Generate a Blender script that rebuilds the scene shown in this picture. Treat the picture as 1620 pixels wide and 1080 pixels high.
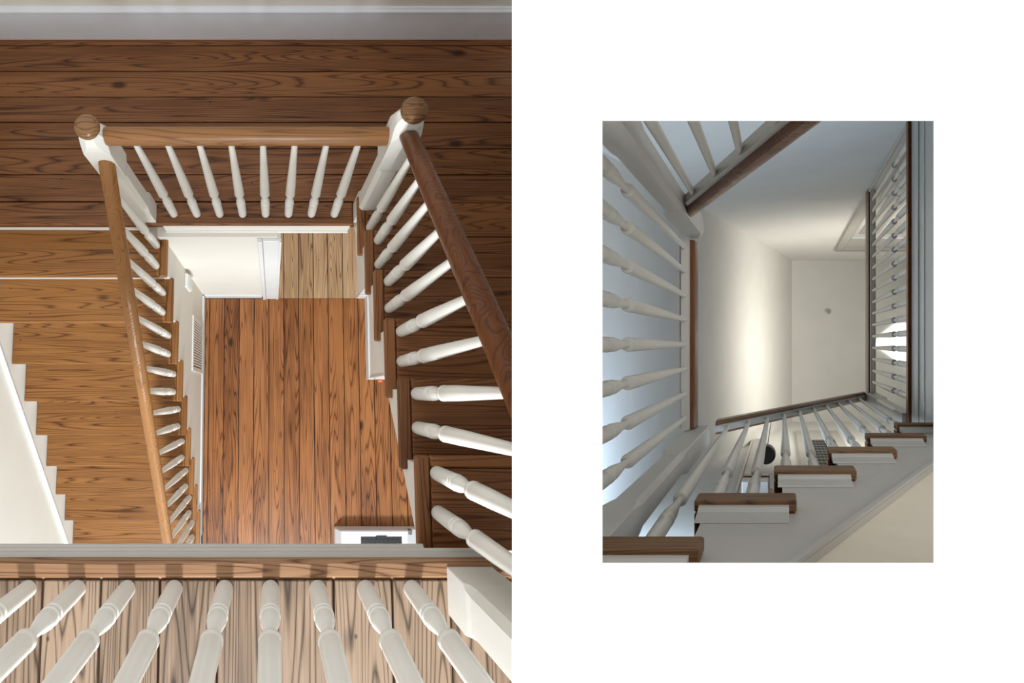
import bpy, bmesh, math, random
from mathutils import Vector, Matrix
random.seed(7)
for o in list(bpy.data.objects): bpy.data.objects.remove(o)
S = bpy.context.scene
C = S.collection

# ------------------------------------------------------------------ camera
TILT = 0.1034                       # a few degrees off straight down
ZL, ZM, ZU, ZC = 0.0, 1.90, 3.2045, 4.5565      # lower hall, landing, upper floor, camera height
cd = bpy.data.cameras.new('camera'); cam = bpy.data.objects.new('camera', cd); C.objects.link(cam)
cam.location = (0, 0, ZC); cam.rotation_euler = (TILT, 0, 0)
cd.sensor_width = 36; cd.lens = 18.022; cd.shift_x = 0.23395; cd.clip_start = 0.02
S.camera = cam
# ------------------------------------------------------------------ world, light, exposure
w = bpy.data.worlds.new('world'); S.world = w; w.use_nodes = True
bg = w.node_tree.nodes['Background']; bg.inputs[0].default_value = (1, 1, 1, 1); bg.inputs[1].default_value = 1.0
def area(name, loc, target, sx, sy, power, col):
    l = bpy.data.lights.new(name, 'AREA'); l.shape = 'RECTANGLE'; l.size = sx; l.size_y = sy
    l.energy = power; l.color = col
    o = bpy.data.objects.new(name, l); C.objects.link(o); o.location = loc
    o.rotation_euler = (Vector(target) - Vector(loc)).to_track_quat('-Z', 'Y').to_euler()
    return o
area('window_light_upper', (-0.15, -3.6, 4.35), (-0.1, -0.4, 3.2), 0.4, 0.8, 290, (0.86, 0.93, 1.0))
area('window_light_lower', (0.3, -3.4, 1.3), (0.2, 0.8, 0.4), 1.6, 1.6, 28, (0.80, 0.95, 1.0))
def frame(a, b, c):     # plan a, b and rise c of the second stairwell
    ct, st_ = math.cos(TILT), math.sin(TILT)
    return Vector((a+.995*c, (b-.006*c)*ct+c*st_, ZC+(b-.006*c)*st_-c*ct))
area('window_light_landing', frame(-.75, -1.22, 3.0), frame(-.9, .6, 5.2), .6, .6, 36, (0.58, 0.76, 1.0))
area('window_light_top', frame(2.15, -.15, 5.6), frame(-.4, -.1, 7.7), .9, 1.4, 44, (1.0, 0.95, 0.87))
vs = S.view_settings
vs.view_transform = 'Standard'; vs.look = 'None'; vs.exposure = 0.12; vs.gamma = 1.0; vs.use_curve_mapping = False

# ------------------------------------------------------------------ frames
# left stairwell: plain world axes.  Second stairwell: plan axes (a, b) and a rising axis c of its own.
EX = Vector((1, 0, 0)); EY = Vector((0, math.cos(TILT), math.sin(TILT))); EF = Vector((0, math.sin(TILT), -math.cos(TILT)))
RISE = EF + 0.995 * EX - 0.006 * EY
CAMP = Vector((0, 0, ZC))
def W(x, y, z): return Vector((x, y, z))
def T(a, b, c): return CAMP + a * EX + b * EY + c * RISE
def F(x, y, d): return CAMP + x * EX + y * EY + d * EF

# ------------------------------------------------------------------ materials
def lin(r, g, b): return tuple(((v/255)/12.92 if v/255 <= .04045 else ((v/255+.055)/1.055)**2.4) for v in (r, g, b))
def newmat(name):
    m = bpy.data.materials.new(name); m.use_nodes = True
    return m, m.node_tree.nodes, m.node_tree.links, m.node_tree.nodes['Principled BSDF']
def paint(name, rgb, rough=0.5, var=0.04, bump=0.08, scale=9):
    m, N, L, P = newmat(name)
    tc = N.new('ShaderNodeTexCoord'); nz = N.new('ShaderNodeTexNoise'); nz.inputs['Scale'].default_value = scale; nz.inputs['Detail'].default_value = 5
    L.new(tc.outputs['Object'], nz.inputs['Vector'])
    mx = N.new('ShaderNodeMix'); mx.data_type = 'RGBA'
    c = lin(*rgb)
    mx.inputs[6].default_value = (*[v*(1-var*2) for v in c], 1); mx.inputs[7].default_value = (*[min(1, v*(1+var)) for v in c], 1)
    L.new(nz.outputs[0], mx.inputs[0]); L.new(mx.outputs[2], P.inputs['Base Color'])
    P.inputs['Roughness'].default_value = rough
    n2 = N.new('ShaderNodeTexNoise'); n2.inputs['Scale'].default_value = 60; n2.inputs['Detail'].default_value = 3
    L.new(tc.outputs['Object'], n2.inputs['Vector'])
    bp = N.new('ShaderNodeBump'); bp.inputs['Strength'].default_value = bump; bp.inputs['Distance'].default_value = 0.004
    L.new(n2.outputs[0], bp.inputs['Height']); L.new(bp.outputs[0], P.inputs['Normal'])
    return m
def wood(name, dark, mid, light, axis='x', rough=0.42, freq=1.0, grain=1.0, stain=0.5, knots=True, spec=0.32):
    """old pine: contour-like growth rings drawn out along the board, fine fibres, knots and stains"""
    m, N, L, P = newmat(name)
    def math_(op, a, b=None, clamp=False):
        n = N.new('ShaderNodeMath'); n.operation = op; n.use_clamp = clamp
        for i, v in enumerate((a, b)):
            if v is None: continue
            if isinstance(v, (int, float)): n.inputs[i].default_value = v
            else: L.new(v, n.inputs[i])
        return n.outputs[0]
    tc = N.new('ShaderNodeTexCoord'); oi = N.new('ShaderNodeObjectInfo')
    add = N.new('ShaderNodeVectorMath'); add.operation = 'ADD'
    off = N.new('ShaderNodeVectorMath'); off.operation = 'SCALE'; off.inputs[0].default_value = (13.1, 7.7, 5.3)
    L.new(oi.outputs['Random'], off.inputs['Scale']); L.new(tc.outputs['Object'], add.inputs[0]); L.new(off.outputs[0], add.inputs[1])
    def stretched(al, ac):
        mp = N.new('ShaderNodeMapping'); L.new(add.outputs[0], mp.inputs[0])
        sc = {'x': (al, ac, ac), 'y': (ac, al, ac), 'z': (ac, ac, al)}[axis]
        mp.inputs['Scale'].default_value = sc
        return mp.outputs[0]
    def noise(vec, scale, detail=2, rough_=.5, dist=0.0):
        n = N.new('ShaderNodeTexNoise'); n.inputs['Scale'].default_value = scale; n.inputs['Detail'].default_value = detail
        n.inputs['Roughness'].default_value = rough_; n.inputs['Distortion'].default_value = dist
        L.new(vec, n.inputs['Vector']); return n.outputs[0]
    v1 = stretched(0.42*freq, 8.5*freq)
    base = noise(v1, 1.2, 1.2, .35, .1)
    ring = math_('PINGPONG', math_('MULTIPLY', base, 24.0), 0.5)          # 0..0.5 contours
    ringm = math_('POWER', math_('MULTIPLY', ring, 2.0), 4.5)
    fib = noise(stretched(4.0, 210.0), 1.0, 4, .65); fib2 = noise(stretched(1.5, 42.0), 1.0, 3, .6)
    sta = noise(stretched(1.2, 4.5), 1.0, 3, .55)
    cr = N.new('ShaderNodeValToRGB'); e = cr.color_ramp.elements
    e[0].position = 0.0; e[0].color = (*lin(*light), 1); e[1].position = 1.0; e[1].color = (*lin(*dark), 1)
    k = cr.color_ramp.elements.new(0.45); k.color = (*lin(*mid), 1)
    f1 = math_('MULTIPLY', ringm, 0.75*grain)
    f2 = math_('ADD', math_('ADD', f1, math_('MULTIPLY', math_('SUBTRACT', fib, 0.5), 0.9*grain)), math_('MULTIPLY', math_('SUBTRACT', fib2, 0.47), 0.5*grain))
    f3 = math_('ADD', f2, math_('MULTIPLY', math_('SUBTRACT', sta, 0.42), 1.25*stain))
    f4 = math_('ADD', f3, math_('MULTIPLY', math_('SUBTRACT', oi.outputs['Random'], 0.3), 0.32), True)
    L.new(f4, cr.inputs[0])
    col = cr.outputs[0]
    if knots:
        vo = N.new('ShaderNodeTexVoronoi'); vo.inputs['Scale'].default_value = 1.0
        L.new(stretched(1.5, 3.2), vo.inputs['Vector'])
        kn = N.new('ShaderNodeMapRange'); kn.inputs[1].default_value = 0.035; kn.inputs[2].default_value = 0.085
        kn.inputs[3].default_value = 0.85; kn.inputs[4].default_value = 0.0
        L.new(math_('ADD', vo.outputs['Distance'], math_('MULTIPLY', math_('SUBTRACT', fib, .5), .05)), kn.inputs[0])
        mk = N.new('ShaderNodeMix'); mk.data_type = 'RGBA'; mk.inputs[7].default_value = (*[v*.28 for v in lin(*dark)], 1)
        L.new(kn.outputs[0], mk.inputs[0]); L.new(col, mk.inputs[6]); col = mk.outputs[2]
        v2 = N.new('ShaderNodeTexVoronoi'); v2.inputs['Scale'].default_value = 1.0; L.new(stretched(7.0, 11.0), v2.inputs['Vector'])
        sp = N.new('ShaderNodeMapRange'); sp.inputs[1].default_value = 0.03; sp.inputs[2].default_value = 0.06; sp.inputs[3].default_value = 0.7; sp.inputs[4].default_value = 0.0
        L.new(v2.outputs['Distance'], sp.inputs[0])
        m3 = N.new('ShaderNodeMix'); m3.data_type = 'RGBA'; m3.inputs[7].default_value = (*[v*.25 for v in lin(*dark)], 1)
        L.new(sp.outputs[0], m3.inputs[0]); L.new(col, m3.inputs[6]); col = m3.outputs[2]
    L.new(col, P.inputs['Base Color'])
    rr = math_('ADD', math_('MULTIPLY', sta, 0.35), rough-0.17)
    L.new(rr, P.inputs['Roughness']); P.inputs['Specular IOR Level'].default_value = spec
    bp = N.new('ShaderNodeBump'); bp.inputs['Strength'].default_value = 0.18; bp.inputs['Distance'].default_value = 0.002
    L.new(math_('ADD', fib, ringm), bp.inputs['Height']); L.new(bp.outputs[0], P.inputs['Normal'])
    return m
def flat(name, rgb, rough=0.5, metal=0.0, emit=0.0):
    m, N, L, P = newmat(name)
    P.inputs['Base Color'].default_value = (*lin(*rgb), 1); P.inputs['Roughness'].default_value = rough; P.inputs['Metallic'].default_value = metal
    if emit: P.inputs['Emission Color'].default_value = (*lin(*rgb), 1); P.inputs['Emission Strength'].default_value = emit
    return m
M = dict(
    page=flat('page_white', (252, 252, 252), 0.9),
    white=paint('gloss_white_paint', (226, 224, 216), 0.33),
    wall=paint('wall_paint', (222, 217, 206), 0.7, scale=3),
    trim=paint('trim_paint', (222, 223, 221), 0.4),
    dark_x=wood('stained_pine_landing', (62, 34, 16), (104, 64, 36), (140, 92, 54), 'x', 0.46),
    dark_y=wood('stained_pine_cross', (62, 34, 16), (104, 64, 36), (140, 92, 54), 'y', 0.46),
    warm_x=wood('honey_pine_treads', (74, 40, 14), (120, 76, 36), (150, 102, 54), 'x', 0.42, grain=1.1),
    warm_y=wood('honey_pine_cross', (74, 40, 14), (120, 76, 36), (150, 102, 54), 'y', 0.42),
    floor_y=wood('orange_pine_floor', (62, 34, 16), (122, 72, 36), (162, 106, 62), 'y', 0.36, stain=1.0),
    pass_y=wood('worn_pine_floor', (96, 66, 42), (160, 124, 88), (190, 158, 122), 'y', 0.5, stain=0.6),
    pale_y=wood('bleached_pine_floor', (58, 44, 34), (108, 87, 68), (150, 126, 104), 'y', 0.5, grain=1.1, stain=0.7),
    pale_x=wood('bleached_pine_nosing', (70, 44, 26), (122, 86, 58), (156, 118, 86), 'x', 0.45),
    rail_x=wood('varnished_rail', (84, 46, 18), (116, 76, 40), (144, 100, 58), 'x', 0.3, knots=False, freq=1.2, grain=.8),
    rail_y=wood('varnished_rail_long', (84, 46, 18), (120, 78, 38), (148, 102, 56), 'y', 0.3, knots=False, freq=.8, grain=.6),
    mahog=wood('dark_rail', (40, 20, 9), (80, 44, 22), (108, 64, 34), 'y', 0.3, knots=False, grain=.6, spec=.18),
    mahog_x=wood('dark_rail_cross', (40, 20, 9), (80, 44, 22), (108, 64, 34), 'x', 0.3, knots=False, grain=.6, spec=.18),
    cap=wood('newel_cap_wood', (58, 36, 18), (102, 70, 40), (130, 94, 60), 'x', 0.3, knots=False),
    tend=wood('worn_tread_edge', (44, 26, 12), (92, 62, 34), (124, 88, 52), 'x', 0.5, knots=False, freq=1.5),
    base=paint('daylight_tinted_trim', (226, 229, 236), 0.4),  # blue of the window light put into the baseboard colour
    black=flat('black_plastic', (18, 18, 18), 0.45),
    steel=flat('grey_metal', (120, 120, 118), 0.35, 0.8),
    applw=flat('appliance_white', (206, 206, 208), 0.35),
    orange=flat('orange_plastic', (214, 110, 70), 0.5),
    brass=flat('aged_brass', (150, 104, 52), 0.3, 0.9),
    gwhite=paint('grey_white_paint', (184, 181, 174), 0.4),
    gbal=paint('dimmed_white_paint', (196, 193, 184), 0.36),  # darker copy of the white paint, dimness of the second stairwell in its colour
    cream=paint('cream_wall', (234, 222, 202), 0.7),
    gwall=paint('soft_white_wall', (226, 225, 220), 0.75, scale=3),
    sunglow=flat('glowing_sun_patch', (255, 255, 252), 0.3, 0.0, 1.2),  # emission stands in for sunlight falling on the ceiling
)

# ------------------------------------------------------------------ builders
def put(o, parent):
    C.objects.link(o)
    if parent is not None: o.parent = parent
    return o
def base_of(parent):
    v = Vector((0, 0, 0)); p = parent
    while p is not None: v += p.location; p = p.parent
    return v
def mesh(name, verts, faces, mat, parent=None, smooth=False, bevel=0.0, loc=None, auto=False):
    """verts in world space; the object sits at loc (default: its parent's base)"""
    pb = base_of(parent)
    org = Vector(loc) if loc is not None else pb
    me = bpy.data.meshes.new(name); bm = bmesh.new()
    vv = [bm.verts.new(Vector(v) - org) for v in verts]
    for f in faces:
        try: bm.faces.new([vv[i] for i in f])
        except ValueError: pass
    bmesh.ops.recalc_face_normals(bm, faces=bm.faces)
    if bevel: bmesh.ops.bevel(bm, geom=bm.edges[:], offset=bevel, segments=1, affect='EDGES', profile=0.5)
    if smooth:
        for f in bm.faces: f.smooth = True
        for e in bm.edges:
            if len(e.link_faces) == 2 and e.calc_face_angle() > 0.7: e.smooth = False
    bm.to_mesh(me); bm.free(); me.materials.append(mat)
    o = bpy.data.objects.new(name, me); o.location = org - pb
    return put(o, parent)
def box(name, x0, x1, y0, y1, z0, z1, mat, parent=None, bevel=0.002, f=W, own=False):
    v = [f(x, y, z) for x in (x0, x1) for y in (y0, y1) for z in (z0, z1)]
    fc = [(0, 1, 3, 2), (4, 6, 7, 5), (0, 4, 5, 1), (2, 3, 7, 6), (0, 2, 6, 4), (1, 5, 7, 3)]
    return mesh(name, v, fc, mat, parent, bevel=bevel, loc=f((x0+x1)/2, (y0+y1)/2, min(z0, z1)) if own else None)
def prism(name, poly, lo, hi, mat, parent=None, plane='yz', f=W, bevel=0.0):
    """extrude a 2D outline along the remaining axis"""
    def at(u, v, t):
        return {'yz': lambda: f(t, u, v), 'xz': lambda: f(u, t, v), 'xy': lambda: f(u, v, t)}[plane]()
    n = len(poly)
    v = [at(*p, lo) for p in poly] + [at(*p, hi) for p in poly]
    fc = [tuple(range(n)), tuple(range(2*n-1, n-1, -1))] + [(i, (i+1) % n, n+(i+1) % n, n+i) for i in range(n)]
    return mesh(name, v, fc, mat, parent, bevel=bevel)
def loft(name, rings, mat, parent=None, smooth=True, caps=True):
    n = len(rings[0]); v = [p for r in rings for p in r]; fc = []
    for k in range(len(rings)-1):
        for i in range(n):
            fc.append((k*n+i, k*n+(i+1) % n, (k+1)*n+(i+1) % n, (k+1)*n+i))
    if caps: fc += [tuple(range(n)), tuple(range((len(rings)-1)*n, len(rings)*n))]
    return mesh(name, v, fc, mat, parent, smooth=smooth)
BAL = [(0, .0215), (.10, .0222), (.146, .0224), (.149, .0190), (.154, .0190), (.157, .0228), (.166, .0230), (.169, .0205), (.174, .0205), (.186, .0220),
       (.204, .0190), (.222, .0152), (.240, .0126), (.260, .0114), (.2705, .0114), (.2712, .0220), (.275, .0238), (.287, .0232), (.290, .0218), (.296, .0230), (.40, .0212), (.55, .0172), (.70, .0135), (.80, .0112)]
def baluster(parent, x, y, z0, z1, mat, f=W, stretch=1.0, zmax=None, seg=16, turned=None, name='baluster'):
    """turned spindle: plain foot, bead, vase, collar and long tapering body"""
    L = z1 - z0; rings = []; ref = 0.30*stretch*(L/(0.80*stretch))**0.35
    def ring(z, r): return [f(x + r*math.cos(2*math.pi*i/seg), y + r*math.sin(2*math.pi*i/seg), z) for i in range(seg)]
    for t, r in BAL:
        z = z0 + t*stretch if t <= .30 else z0 + .30*stretch + (t-.296)/.504*(L-.30*stretch)
        if zmax is not None and (z - zmax) * (1 if L > 0 else -1) > 0: 
            rings.append(ring(zmax, r)); break
        rings.append(ring(z, r))
    return loft(name, rings, mat, parent)
def newel(parent, x, y, z0, prof, mat, f=W, name='newel'):
    rings = []
    for z, h, c in prof:
        p = [(h, -h+c), (h, h-c), (h-c, h), (-h+c, h), (-h, h-c), (-h, -h+c), (-h+c, -h), (h-c, -h)]
        rings.append([f(x+a, y+b, z0+z) for a, b in p])
    return loft(name, rings, mat, parent, smooth=False)
def sweep(name, sec, p0, p1, side, up, mat, parent=None, f=W):
    """carry a cross-section (side, up offsets) from p0 to p1"""
    rings = [[f(*(Vector(p) + Vector(side)*s + Vector(up)*u)) for s, u in sec] for p in (p0, p1)]
    return loft(name, rings, mat, parent, smooth=True)
def thing(name, loc, label, cat, group=None):
    o = bpy.data.objects.new(name, None); o.location = loc; o.empty_display_size = .05; C.objects.link(o)
    o['label'] = label; o['category'] = cat
    if group: o['group'] = group
    bpy.context.view_layer.update()
    return o
def tag(o, label, cat, group=None):
    o['label'] = label; o['category'] = cat
    if group: o['group'] = group
    return o
def struct(o, label):
    o['kind'] = 'structure'; o['label'] = label; return o
RAILSEC = [(-.022, 0), (-.030, .008), (-.033, .022), (-.031, .036), (-.024, .050), (-.012, .058), (0, .060),
           (.012, .058), (.024, .050), (.031, .036), (.033, .022), (.030, .008), (.022, 0)]

# ================================================================== added white page board with the opening to the second stairwell
def page():
    d0, d1 = 0.86, 0.874
    xl, xr, yt, yb = 0.4019, 1.7, 0.95, -0.66
    def row(d, xl_, xr_, yt_, yb_): return [F(xl_, yb_, d), F(xr_, yb_, d), F(xr_, yt_, d), F(xl_, yt_, d)]
    k = d0/811.0
    ox0, ox1, oy1, oy0 = 522*k, 1046*k, 349*k, -350*k          # opening 0.55 x 0.74 m
    g = d1/d0*1.004
    v = row(d0, xl, xr, yt, yb) + row(d0, ox0, ox1, oy1, oy0) + row(d1, xl*d1/d0+.0015, xr, yt, yb) + row(d1, ox0*.99, ox1*g, oy1*g, oy0*g)
    fc = []
    for i in range(4):
        j = (i+1) % 4
        fc += [(i, j, 4+j, 4+i), (8+i, 12+i, 12+j, 8+j), (i, 8+i, 8+j, j), (4+i, 4+j, 12+j, 12+i)]
    return struct(mesh('page_board', v, fc, M['page']), 'added white page board with a tall rectangular opening onto a second stairwell')
page()

# ================================================================== LEFT STAIRWELL : setting
# lower hall floor
fl = struct(box('floor', -0.62, 1.62, -1.75, 2.1, -0.06, -0.024, M['black'], bevel=0), 'orange-brown pine board floor of the lower hall')
k = 0
x = -0.031 - 0.1333*5
while x < 1.5:
    lo = max(x, -0.6); 
    box('floorboard', lo+.003, x+.1333-.003, -1.75, 0.862, -0.024, random.uniform(-.0015, .0005), M['floor_y'], fl, .0015, own=True)
    if x + .1333 > .02 and x < .80:
        box('floorboard', max(x, .0)+.003, x+.1333-.003, 0.865, 2.1, -0.024, random.uniform(.001, .003), M['pass_y'], fl, .0015, own=True)
    x += 0.1333
# landing floor (boards run across)
XE = 1.46
lf = struct(box('floor_landing', -1.66, XE, 0.935, 1.99, ZM-.14, ZM-.026, M['mahog'], bevel=0), 'dark brown pine board landing behind the far railing')
edges = [1.975, 1.925, 1.772, 1.623, 1.477, 1.326, 1.180, 1.031]
for a, b in zip(edges, edges[1:]):
    box('floorboard', -1.655, XE, b+.0025, a-.0025, ZM-.026, ZM+random.uniform(-.001, .001), M['dark_x'], lf, .002, own=True)
box('nosing_board', -1.655, .37+.06, 0.903, 1.0285, ZM-.030, ZM, M['dark_x'], lf, .006, own=True)
box('nosing_board', .435, XE, 0.963, 1.0285, ZM-.030, ZM, M['dark_x'], lf, .003, own=True)
box('fascia_board', -0.60, .425, 0.915, 0.935, ZM-.155, ZM-.031, M['wall'], lf, .003)
box('fascia_bead', -0.60, .425, 0.905, 0.935, ZM-.158, ZM-.138, M['white'], lf, .004)
# upper floor (boards run away from the well)
uf = struct(box('floor_upper', -1.66, .66, -1.5, -0.44, ZU-.10, ZU-.026, M['mahog'], bevel=0), 'pale worn pine board floor behind the near railing')
ue = [-1.66, -1.47, -1.32, -1.175, -1.025, -0.878, -0.73, -0.581, -0.434, -0.285, -0.138, 0.01, 0.155, 0.303, 0.45, 0.60]
for a, b in zip(ue, ue[1:]):
    box('floorboard', a+.003, b-.003, -1.5, -0.4675, ZU-.026, ZU+random.uniform(-.001, .001), M['pale_y'], uf, .002, own=True)
box('nosing_board', -1.655, .66, -0.4655, -0.418, ZU-.034, ZU, M['pale_x'], uf, .008, own=True)
# moulded fascia under the upper nosing
fp = [(-.44, ZU-.036), (-.424, ZU-.036), (-.421, ZU-.046), (-.412, ZU-.050), (-.412, ZU-.060), (-.406, ZU-.064), (-.406, ZU-.072), (-.400, ZU-.075), (-.400, ZU-.082), (-.44, ZU-.082)]
prism('fascia_moulding', fp, -1.655, .405, M['gwhite'], uf)
prism('fascia_moulding', fp[:6]+[(-.44, ZU-.064)], .405, .62, M['gwhite'], uf)
# walls
struct(box('wall_back', -1.8, 1.46, 1.975, 2.09, ZM-.14, ZM+1.5, M['wall'], bevel=0), 'white wall behind the landing floor')
bb = struct(box('baseboard_back', -1.66, 1.46, 1.957, 1.975, ZM, ZM+.20, M['base'], bevel=.002), 'white baseboard along the far edge of the landing')
prism('baseboard_cap', [(1.957, ZM+.201), (1.953, ZM+.204), (1.951, ZM+.210), (1.954, ZM+.216), (1.962, ZM+.219), (1.966, ZM+.226), (1.975, ZM+.228), (1.975, ZM+.201)], -1.66, 1.46, M['base'], bb)
struct(box('wall_left', -1.80, -1.672, -1.75, 1.975, 0, ZM+1.5, M['wall'], bevel=0), 'plain white wall on the far left beside the descending stairs')
# wall under the descending flight (faces the hall)
NL = 9; RL, RUNL, YL0 = .19, .2363, .6651
saw = [(.88, ZM-.16)]
for n in range(1, NL+1):
    yb = YL0-RUNL*(n-1)+.03+RUNL; yf = YL0-RUNL*(n-1)+.03; zt = ZM-RL*n-.034
    saw += [(yb, zt), (yf, zt)]
saw += [(YL0-RUNL*(NL-1)+.03, 0), (.88, 0)]
saw = [(.88, 0), (.88, ZM-RL-.034)] + saw[2:]
uw = struct(prism('wall_understair', saw, -.72, -.615, M['wall'], None), 'white wall under the descending stairs facing the lower hall')
box('baseboard', -.615, -.603, -1.19, .868, 0, .11, M['trim'], uw, .002)
# closet wall facing the hall and the passage under the landing
cw = struct(box('wall_closet', -.72, .03, .88, .97, 0, ZM-.142, M['wall'], bevel=0), 'white wall panel below the landing with the passage beside it')
box('baseboard', -.600, -.095, .866, .88, 0, .10, M['trim'], cw, .002)
dc = struct(box('trim_1', -.055, .05, .858, .88, 0, ZM-.16, M['trim'], bevel=.003), 'white door casing beside the passage under the landing')
box('backband', -.085, -.057, .850, .88, 0, ZM-.16, M['trim'], dc, .004)
box('inner_bead', .036, .052, .852, .857, 0, ZM-.16, M['trim'], dc, .002)
box('jamb', .030, .046, .88, .97, 0, ZM-.16, M['trim'], dc, .001)
rw = struct(box('wall_passage', .76, .99, .90, 1.9, 0, ZM-.145, M['wall'], bevel=0), 'white passage wall below the rising stairs')
rc = struct(box('trim_2', .762, .835, .870, .898, 0, ZM-.16, M['trim'], bevel=.003), 'white door casing at the right of the passage')
box('plinth', .758, .84, .862, .869, 0, .16, M['trim'], rc, .003)
st = struct(box('wall_stub', .845, .99, .15, .88, 0, ZM-.05, M['wall'], bevel=0), 'short white wall end below the rising stairs')
box('baseboard', .83, .845, .15, .86, 0, .13, M['trim'], st, .003)
box('baseboard', .83, .99, .134, .149, 0, .13, M['trim'], st, .003)
box('corner_casing', .838, .99, .139, .149, .131, ZM-.06, M['trim'], st, .003)
hw = struct(box('wall_hall', 1.30, 1.42, -1.75, .88, 0, 1.5, M['wall'], bevel=0), 'white hall wall beyond the rising stairs')
box('baseboard', 1.286, 1.30, -1.75, .15, 0, .16, M['trim'], hw, .003)

# ================================================================== LEFT STAIRWELL : descending flight
sA = thing('staircase', (-1.1, YL0, 0), 'honey-brown pine staircase going down along the white left wall', 'staircase')
for n in range(1, NL+1):
    yf = YL0-RUNL*(n-1); z = ZM-RL*n
    t = box('tread', -1.645, -.640, yf, yf+.272, z-.032, z, M['warm_x'], sA, .006, own=True)
    bpy.context.view_layer.update()
    box('return_nosing', -.6385, -.598, yf, yf+.275, z-.032, z, M['warm_y'], t, .006, own=True)
    zb = z - RL
    box('riser', -1.64, -.618, yf+.028, yf+.040, zb+.001, z-.033, M['white'], sA, 0)
box('riser', -1.655, -.60, .936, .948, ZM-RL+.001, ZM-.031, M['white'], sA, 0)
def nl(y): return ZM-RL-(YL0-y)/RUNL*RL
sk = prism('skirt_board', [(.93, nl(.93)+.06), (.93, ZM-.25), (-1.3, nl(-1.3)-.3), (-1.3, nl(-1.3)+.06)], -1.672, -1.646, M['white'], sA)
prism('skirt_cap', [(.93, nl(.93)+.078), (.93, nl(.93)+.061), (-1.3, nl(-1.3)+.061), (-1.3, nl(-1.3)+.078)], -1.672, -1.640, M['trim'], sk, bevel=.003)
# ================================================================== LEFT STAIRWELL : rising flight
RR, RUNR, YR0 = .1864, .2331, .986
sB = thing('staircase', (.9, YR0, ZM), 'dark pine staircase rising on the right behind thick white balusters', 'staircase')
ends = []
for i in range(1, 7):
    yf = YR0-RUNR*(i-1); z = ZM+RR*i; fw = (ZC-z)*.9947+yf*.1032
    xe = .53*fw; ends.append(xe)
    t = box('tread', .4655, xe, yf-.270, yf-.037, z-.032, z, M['dark_x'], sB, .003, own=True)
    bpy.context.view_layer.update()
    box('front_nosing', .4655, xe, yf-.0355, yf, z-.032, z, M['dark_x'], t, .006, own=True)
    box('return_nosing', .423, .464, yf-.299, yf, z-.032, z, M['dark_y'], t, .006, own=True)
    box('riser', .47, xe, yf-.046, yf-.034, z-RR+.001, z-.033, M['dark_x'], sB, 0)
poly = []
for i in range(1, 7):
    yf = YR0-RUNR*(i-1)-.034; z = ZM+RR*i-.034
    poly += [(yf, z-RR+(.034 if i == 1 else 0)), (yf, z)]
yl = YR0-RUNR*5-.034
poly += [(-.415, ZM+RR*6-.034), (-.415, ZM+RR*5.864-.034-.06), (YR0-.034, ZM-.034-.06)]
prism('stringer', poly, .446, .472, M['white'], sB)
# ================================================================== LEFT STAIRWELL : railings
NPROF = [(0, .052, .002), (.15, .052, .002), (.165, .052, .012), (.19, .050, .016), (.40, .047, .017), (.545, .046, .017), (.56, .049, .010), (.575, .052, .003),
         (.775, .052, .003), (.80, .052, .016), (.825, .050, .026), (.845, .046, .027), (.862, .036, .020), (.870, .032, .018)]
def cap(parent, x, y, z0, r, mat):
    seg = 24; pr = [(0, r*.70), (.006, r*.93), (.016, r), (.026, r*.97), (.036, r*.82), (.042, r*.55), (.045, r*.2)]
    return loft('cap', [[W(x+q*math.cos(2*math.pi*i/seg), y+q*math.sin(2*math.pi*i/seg), z0+z) for i in range(seg)] for z, q in pr], mat, parent)
rl = thing('stair_railing', (-.1, .965, ZM), 'white turned balusters and brown handrails around the far landing edge and descending stairs', 'railing')
nA = newel(rl, -.672, .965, ZM, NPROF, M['white'])
cap(nA, -.672, .965, ZM+.870, .047, M['cap'])
NP2 = [(z*1.125, h, c) for z, h, c in NPROF]
nB = newel(rl, .484, .965, ZM, NP2, M['white'])
cap(nB, .484, .965, ZM+.979, .047, M['cap'])
YB = .9615
for i in range(8): baluster(rl, -.527+.1226*i, YB, ZM, ZM+.80, M['white'])
sweep('handrail', RAILSEC, (-.625, .965, ZM+.797), (.437, .965, ZM+.797), (0, 1, 0), (0, 0, 1), M['rail_x'], rl)
def hl(y): return ZC-(1.927+.755*(.91-y))          # height of the descending rail top
u = Vector((0, -.755, 1)).normalized()
sweep('handrail', RAILSEC, (-.660, .913, hl(.913)-.060), (-.660, -1.33, hl(-1.33)-.060), (1, 0, 0), (0, 0, 1.05), M['rail_y'], rl)
for n in range(1, NL+1):
    for o_ in (.18, .063):
        y = YL0-RUNL*(n-1)+o_; z = ZM-RL*n
        baluster(rl, -.660, y, z, hl(y)-.055, M['white'])
rr_ = thing('stair_railing', (.484, .6, ZM), 'white turned balusters under the dark handrail of the rising stairs on the right', 'railing')
def hr(y): return ZC-(1.335+.80*(y-.451))
sweep('handrail', RAILSEC, (.484, .913, hr(.913)-.055), (.484, -.045, hr(-.045)-.055), (1, 0, 0), (0, 0, 1.05), M['mahog'], rr_)
LIM = .90                                            # underside of the white page board
for i in range(1, 7):
    for o_ in (.05, .163):
        y = YR0-RUNR*(i-1)-o_; z = ZM+RR*i
        if y > .90: continue
        top = hr(y)-.05; zmax = ZC-(LIM-.1032*y)/.9947
        baluster(rr_, .484, y, z, top, M['white'], zmax=zmax if top > zmax else None)
ru = thing('stair_railing', (-.3, -.48, ZU), 'thick white balusters and square post of the near railing on the upper floor', 'railing')
for x in (-1.492, -1.367, -1.242, -1.117, -.992, -.867, -.742, -.617, -.492, -.367, -.248, -.121, -.005, .114, .235, .352): baluster(ru, x, -.487, ZU, ZU+.84, M['white'], seg=24)
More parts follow.
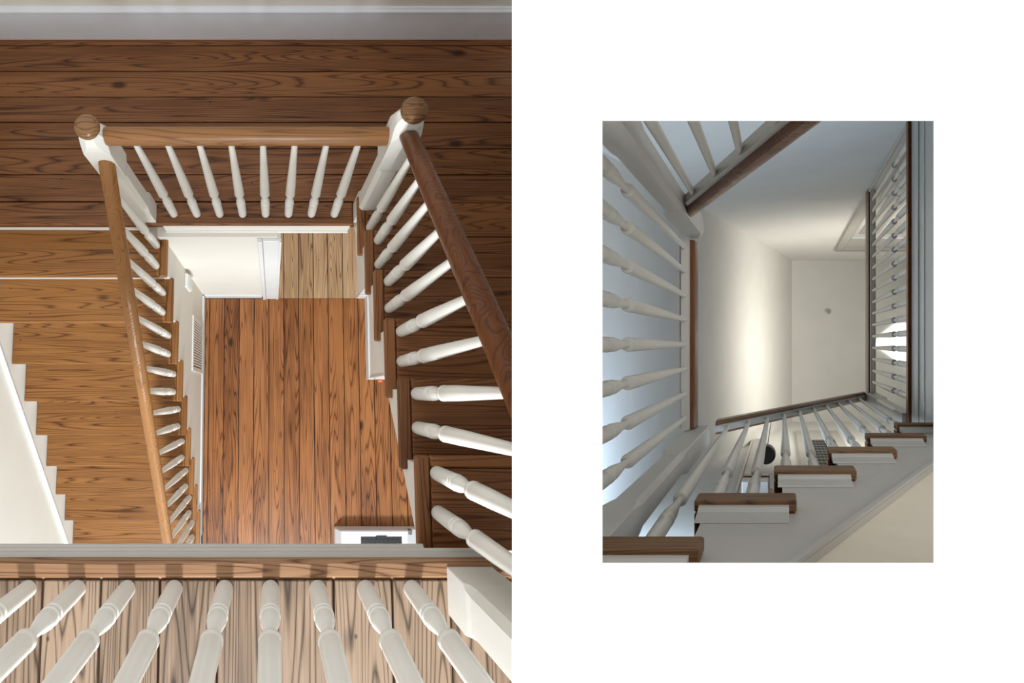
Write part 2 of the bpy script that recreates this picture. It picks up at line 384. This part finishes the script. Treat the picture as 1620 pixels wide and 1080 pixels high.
sweep('handrail', RAILSEC, (-1.66, -.487, ZU+.835), (.39, -.487, ZU+.835), (0, 1, 0), (0, 0, 1), M['rail_x'], ru)
NPU = [(0, .058, .002), (.11, .058, .002), (.125, .058, .012), (.15, .056, .016), (.345, .055, .016)]
newel(ru, .500, -.492, ZU, NPU, M['white'])

# ================================================================== LEFT STAIRWELL : small things
vt = thing('wall_vent', (-.61, .39, .22), 'white louvred return-air vent on the wall under the descending stairs', 'vent')
box('frame', -.615, -.604, .18, .215, .115, .66, M['white'], vt, .002); box('frame', -.615, -.604, .575, .61, .115, .66, M['white'], vt, .002)
box('frame', -.615, -.604, .2155, .5745, .625, .66, M['white'], vt, .002); box('frame', -.615, -.604, .2155, .5745, .115, .15, M['white'], vt, .002)
box('backing', -.615, -.6125, .2155, .5745, .1505, .6245, M['steel'], vt, 0)
for i in range(17):
    y = .228 + i*.0205
    prism('louvre', [(-.6123, y), (-.6045, y+.007), (-.6045, y+.0105), (-.6123, y+.004)], .152, .623, M['white'], vt, plane='xy')
th = thing('thermostat', (-.61, .8, .9), 'small white plastic control box on the wall under the top stairs', 'thermostat')
box('body', -.614, -.588, .745, .845, .87, 1.05, M['white'], th, .006)
box('cover', -.5875, -.582, .755, .835, .885, 1.035, M['trim'], th, .002)
ap = thing('appliance', (.87, -1.32, 0), 'low white plastic appliance with a black grille on the hall floor', 'appliance')
prism('body', [(.53, .0), (.53, .05), (.575, .15), (1.12, .15), (1.24, .06), (1.24, .0)], -1.62, -1.125, M['applw'], ap, plane='xz', bevel=.008)
g = box('grille', .735, 1.075, -1.40, -1.172, .146, .1515, M['black'], ap, .001)
for i in range(9): box('slat', .747+i*.035, .766+i*.035, -1.385, -1.192, .1516, .155, M['black'], g, .001)
box('handle', .86, .95, -1.19, -1.166, .1515, .160, M['black'], ap, .003)
box('latch', 1.135, 1.165, -1.16, -1.12, .10, .145, M['steel'], ap, .004)
ou = thing('wall_outlet', (.93, .138, .3), 'small orange plug in a white plate at the wall end below the rising stairs', 'outlet')
box('plate', .865, .935, .131, .1385, .16, .28, M['white'], ou, .002)
box('plug', .89, .925, .105, .1305, .19, .24, M['orange'], ou, .006)

# ================================================================== SECOND STAIRWELL (a, b plan; c rises)
K = 1.74
CC, A0, SL, BW, B2 = 8.96, .166, 3.28, 1.47, -1.35
def slope_c(a): return CC-SL*(A0-a)
def panel(name, pts, off, mat, parent=None):
    n = len(pts); v = [T(*p) for p in pts] + [T(p[0]+off[0], p[1]+off[1], p[2]+off[2]) for p in pts]
    fc = [tuple(range(n)), tuple(range(2*n-1, n-1, -1))] + [(i, (i+1) % n, n+(i+1) % n, n+i) for i in range(n)]
    return mesh(name, v, fc, mat, parent)
al = -1.5176
struct(panel('ceiling_slope', [(A0, BW, CC), (al, BW, slope_c(al)), (al, B2, slope_c(al)), (A0, B2, CC)], (-.05, 0, .12), M['gwall']), 'steep sloping white ceiling on the left of the second stairwell')
struct(panel('ceiling', [(A0, BW, CC), (A0, B2, CC), (2.6, B2, CC), (2.6, BW, CC)], (0, 0, .12), M['gwall']), 'flat white ceiling at the top of the second stairwell')
DA0, DA1, DC = .93, 1.86, 7.62
struct(panel('wall_far', [(al, BW, slope_c(al)), (-.424, BW, .96), (DA0, BW, .96), (DA0, BW, DC), (DA1, BW, DC), (DA1, BW, .96), (2.6, BW, .96), (2.6, BW, CC), (A0, BW, CC)], (0, .12, 0), M['gwall']), 'pale wall with a cased doorway at the top of the second stairwell')
struct(panel('wall_near', [(al, B2, slope_c(al)), (-.424, B2, .96), (2.6, B2, .96), (2.6, B2, CC), (A0, B2, CC)], (0, -.10, 0), M['gwall']), 'pale wall behind the rising stairs of the second stairwell')
struct(panel('light_block_west', [(al, BW, slope_c(al)), (al, B2, slope_c(al)), (-.424, B2, .96), (-.424, BW, .96)], (-.03, 0, 0), M['gwall']), 'unseen added panel keeping sky light out of the second stairwell on the left')  # added out of view to shut off sky light from the left
struct(panel('light_block_east', [(2.6, BW, .96), (2.6, B2, .96), (2.6, B2, CC), (2.6, BW, CC)], (.1, 0, 0), M['gwall']), 'unseen added panel keeping sky light out of the second stairwell on the right')  # unseen closure, added against light leaking in at the right
# doorway on the far wall
d3 = struct(box('door_1', DA0+.06, DA1-.06, BW+.10, BW+.14, 3.38, DC-.10, M['gwall'], None, .004, f=T), 'pale door set back in the cased doorway')
for a, b in ((DA0+.15, DA0+.42), (DA1-.42, DA1-.15)):
    box('door_panel', a, b, BW+.094, BW+.0995, 5.4, DC-.35, M['gwhite'], d3, .004, f=T)
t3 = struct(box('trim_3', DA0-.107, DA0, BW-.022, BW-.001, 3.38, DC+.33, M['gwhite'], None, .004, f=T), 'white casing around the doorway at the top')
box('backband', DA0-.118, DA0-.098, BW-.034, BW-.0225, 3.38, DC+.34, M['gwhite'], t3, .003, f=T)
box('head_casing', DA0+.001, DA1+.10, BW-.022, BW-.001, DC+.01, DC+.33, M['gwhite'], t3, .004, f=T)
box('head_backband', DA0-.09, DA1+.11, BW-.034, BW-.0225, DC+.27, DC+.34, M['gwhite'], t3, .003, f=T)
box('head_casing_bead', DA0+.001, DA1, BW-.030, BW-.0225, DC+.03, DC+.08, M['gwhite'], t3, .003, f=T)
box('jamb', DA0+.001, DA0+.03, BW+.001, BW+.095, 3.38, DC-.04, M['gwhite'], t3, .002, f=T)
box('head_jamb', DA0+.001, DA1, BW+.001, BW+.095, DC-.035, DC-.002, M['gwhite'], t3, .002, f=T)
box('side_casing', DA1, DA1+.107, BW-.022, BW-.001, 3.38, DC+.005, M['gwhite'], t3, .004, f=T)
# glowing panel put in for a patch of sunlight on the flat ceiling
w1 = struct(panel('sun_patch', [(1.68, .14, CC-.02), (1.97, .37, CC-.02), (2.45, .39, CC-.02), (2.45, -.44, CC-.02), (2.12, -.36, CC-.02), (1.62, -.02, CC-.02)], (0, 0, .018), M['sunglow']), 'glowing panel standing in for a sunlight patch behind the balusters at the top')
# top floor edge
tf = struct(box('floor_top', .862, 1.55, -.60, BW, 3.34, 3.385, M['mahog'], None, 0, f=T), 'edge of the top floor beside the well')
box('nosing_board', .815, .861, -.60, BW, 3.335, 3.385, M['mahog'], tf, .006, f=T)
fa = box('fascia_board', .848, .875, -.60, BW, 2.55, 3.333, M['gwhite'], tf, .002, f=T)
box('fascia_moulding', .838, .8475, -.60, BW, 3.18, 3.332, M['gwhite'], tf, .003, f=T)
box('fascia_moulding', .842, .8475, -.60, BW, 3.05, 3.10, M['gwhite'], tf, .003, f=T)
# detector
sd = thing('smoke_detector', T(.80, .58, CC), 'small round white cover plate on the flat ceiling', 'detector')
def disc(name, a, b, prof, mat, parent, seg=24):
    return loft(name, [[T(a+r*math.cos(2*math.pi*i/seg), b+r*math.sin(2*math.pi*i/seg), c) for i in range(seg)] for c, r in prof], mat, parent)
disc('base', .80, .58, [(CC-.001, .062), (CC-.012, .062), (CC-.014, .058)], M['gwall'], sd)
disc('cover', .80, .58, [(CC-.001, .050), (CC-.012, .050), (CC-.014, .046)], M['gwall'], sd)
# rising flight seen from its open side
RC, CA, RA, AA = .345, 1.18, .22, -.47
s2 = thing('staircase', T(0, -.6, 1.0), 'white stair side with brown tread ends rising to the right in the small view', 'staircase')
def stepc(n): return CA+RC*n
def stepa(n): return AA+RA*n
for n in range(0, 7):
    a, c = stepa(n), stepc(n)
    a1 = a+.29
    t = box('tread', a+.0305, a1-.001, -1.25, -.476, c-.075, c, M['mahog_x'], s2, .004, f=T)
    box('return_nosing', a, a1, -.475, -.440, c-.075, c, M['tend'], t, .004, f=T)
    box('front_nosing', a, a+.029, -1.25, -.476, c-.075, c, M['mahog'], t, .005, f=T)
    # cove moulding under the tread end, returned around the front
    cv = [(-.478, c-.076), (-.453, c-.076), (-.455, c-.088), (-.464, c-.105), (-.470, c-.135), (-.472, c-.150), (-.478, c-.152)]
    prism('cove_moulding', cv, a+.014, a1-.022, M['gwhite'], s2, plane='yz', f=T)
    box('riser', a+.030, a+.042, -1.25, -.481, max(c-RC+.001, .94), c-.076, M['gwhite'], s2, 0, f=T)
poly = []
for n in range(0, 7):
    poly += [(stepa(n)+.030, stepc(n)-RC-.076 if n else .95), (stepa(n)+.030, stepc(n)-.076)]
def low(a): return 1.08+1.64*(a-.016)
poly += [(1.16, stepc(6)-.076), (1.16, low(1.16)), (-.06, .955)]
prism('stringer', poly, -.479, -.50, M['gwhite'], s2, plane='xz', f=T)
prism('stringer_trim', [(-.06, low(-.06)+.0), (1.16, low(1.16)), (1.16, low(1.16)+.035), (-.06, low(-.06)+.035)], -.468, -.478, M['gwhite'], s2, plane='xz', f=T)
struct(prism('wall_soffit', [(-.12, .90), (1.25, .90), (1.25, low(1.25)), (-.12, low(-.12)+.02)], -.501, -.56, M['cream'], None, plane='xz', f=T), 'cream wall below the slanting stair edge in the small view')
# rails and newels
NP3 = [(z*K, h, c) for z, h, c in NPROF]
NP3[1:4] = [(.12*K, .052, .002), (.16*K, .050, .012), (.18*K, .048, .017)]
RS2 = [(-.030, 0), (-.042, .03), (-.044, .10), (-.034, .17), (0, .20), (.034, .17), (.044, .10), (.042, .03), (.030, 0)]
FS2 = [(-.019, -.045), (-.019, -.001), (.019, -.001), (.019, -.045)]
def rail2(parent, p0, p1, side, mat, tall=1.0):
    h = sweep('handrail', [(p, q_*tall) for p, q_ in RS2], p0, p1, side, (0, 0, 1), mat, parent, f=T)
    sweep('fillet', FS2, p0, p1, side, (0, 0, 1), M['gwhite'], h, f=T)
q = thing('stair_railing', T(-.5, 0, 1.18), 'row of white balusters lying sideways at the left with its short brown rail', 'railing')
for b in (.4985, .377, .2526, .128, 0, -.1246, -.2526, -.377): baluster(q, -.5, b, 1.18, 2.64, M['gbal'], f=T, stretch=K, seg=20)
rail2(q, (-.5, .545, 2.665), (-.5, -.438, 2.665), (1, 0, 0), M['mahog'])
newel(q, -.455, .60, 1.0, [(0, .052, .002)]+[(z+.20, h, c) for z, h, c in NP3[2:]], M['gwhite'], f=T)
newel(q, -.455, -.497, 1.181, NP3[:-5]+[(1.66, .052, .003), (1.70, .046, .012)], M['gwhite'], f=T)
q2 = thing('stair_railing', T(-.1, .6, 1.0), 'short brown rail and balusters slanting across the top of the small view', 'railing')
def r2(a): return 2.036-1.95*(a+.354)
rail2(q2, (-.40, .60, r2(-.40)+.03), (.15, .60, r2(.15)+.03), (0, 1, 0), M['mahog_x'], .68)
for a in (-.354, -.239, -.1327, -.0174, .10): 
    z1 = r2(a)+.01; z0 = .93
    seg = 16; rb = lambda z, r: [T(a+r*math.cos(2*math.pi*i/seg), .60+r*math.sin(2*math.pi*i/seg), z) for i in range(seg)]
    rr0 = .0112+.0113*min(1, (z1-z0)/1.0)
    loft('baluster', [rb(z0, rr0), rb((z0+z1)/2, (rr0+.0112)/2), rb(z1, .0112)], M['gbal'], q2)
q3 = thing('stair_railing', T(.2, -.5, 1.2), 'white balusters and thin brown rail climbing to the right above the tread ends', 'railing')
def r3(a): return 2.96+1.54*(a+.423)
rail2(q3, (-.40, -.50, r3(-.40)+.06), (.79, -.50, r3(.79)+.06), (0, 1, 0), M['mahog_x'])
for k_ in range(10):
    a = -.331+.115*k_
    n = max(i for i in range(7) if stepa(i)+.02 < a)
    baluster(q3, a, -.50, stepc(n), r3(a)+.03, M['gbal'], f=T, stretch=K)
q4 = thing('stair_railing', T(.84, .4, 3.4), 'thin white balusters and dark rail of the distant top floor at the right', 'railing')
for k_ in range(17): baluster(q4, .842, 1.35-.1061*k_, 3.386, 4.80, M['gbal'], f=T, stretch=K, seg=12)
rail2(q4, (.842, 1.455, 4.83), (.842, -.45, 4.83), (1, 0, 0), M['mahog'])
newel(q4, .842, -.505, 3.386, [(z, h, c) for z, h, c in NP3[:-5]]+[(1.56, .052, .003), (1.60, .046, .012)], M['gwhite'], f=T)
# things on the wall behind the flight
wv = thing('wall_grille', T(.5, B2, 5.5), 'dark lattice grille in a white frame behind the right-hand balusters', 'vent')
def wallbox(name, x0, x1, y0, y1, mat, parent, b0, b1, bev=.002):
    """a flat piece on the near wall"""
    return box(name, x0, x1, b0, b1, y0, y1, mat, parent, bev, f=T)
wallbox('backing', .32, .72, 5.5, 7.2, M['black'], wv, B2+.001, B2+.012, 0)
wallbox('frame', .20, .319, 5.3, 7.9, M['gwhite'], wv, B2+.001, B2+.03); wallbox('frame', .721, .84, 5.3, 7.9, M['gwhite'], wv, B2+.001, B2+.03)
wallbox('frame', .3195, .7205, 7.21, 7.9, M['gwhite'], wv, B2+.001, B2+.03); wallbox('frame', .3195, .7205, 5.3, 5.49, M['gwhite'], wv, B2+.001, B2+.03)
for i in range(8): wallbox('lattice_bar', .355+i*.046, .362+i*.046, 5.5, 7.2, M['steel'], wv, B2+.013, B2+.018, 0)
for i in range(10): wallbox('lattice_bar', .321, .719, 5.62+i*.16, 5.65+i*.16, M['steel'], wv, B2+.019, B2+.022, 0)
t4 = struct(wallbox('trim_4', -.40, -.30, 3.2, 7.2, M['gwhite'], None, B2+.001, B2+.03), 'white door casing on the wall behind the lower balusters')
wallbox('backband', -.43, -.401, 3.2, 7.25, M['gwhite'], t4, B2+.001, B2+.045); wallbox('inner_bead', -.299, -.275, 3.2, 7.2, M['gwhite'], t4, B2+.001, B2+.045)
pl = thing('pendant_lamp', T(-.17, -1.12, 5.5), 'round black lamp shade hanging behind the lower balusters', 'lamp')
disc('shade', -.17, -1.145, [(5.30, .095), (5.34, .100), (5.42, .098), (5.60, .05), (5.66, .02)], M['black'], pl)
disc('cord', -.17, -1.145, [(5.66, .006), (slope_c(-.17)-.02, .006)], M['black'], pl, 8)
sh = thing('wall_shelf', T(-.2, -.95, 3.6), 'small brown shelf ledge with white brackets low behind the balusters', 'shelf')
box('board', -.275, -.09, -1.0, -.90, 3.52, 3.58, M['mahog_x'], sh, .004, f=T)
box('apron', -.27, -.095, -.99, -.91, 3.40, 3.519, M['gwhite'], sh, .003, f=T)
for a in (-.265, -.115): box('bracket', a, a+.03, -1.30, -.991, 3.30, 3.519, M['gwhite'], sh, .003, f=T)
kn = thing('door_knob', T(-.1, -1.0, 3.2), 'small round brass knob below the shelf ledge', 'knob')
disc('knob', -.075, -.945, [(3.20, .008), (3.22, .016), (3.26, .018), (3.30, .010)], M['brass'], kn, 14)
disc('rose', -.075, -.945, [(3.301, .014), (3.33, .014)], M['brass'], kn, 14)
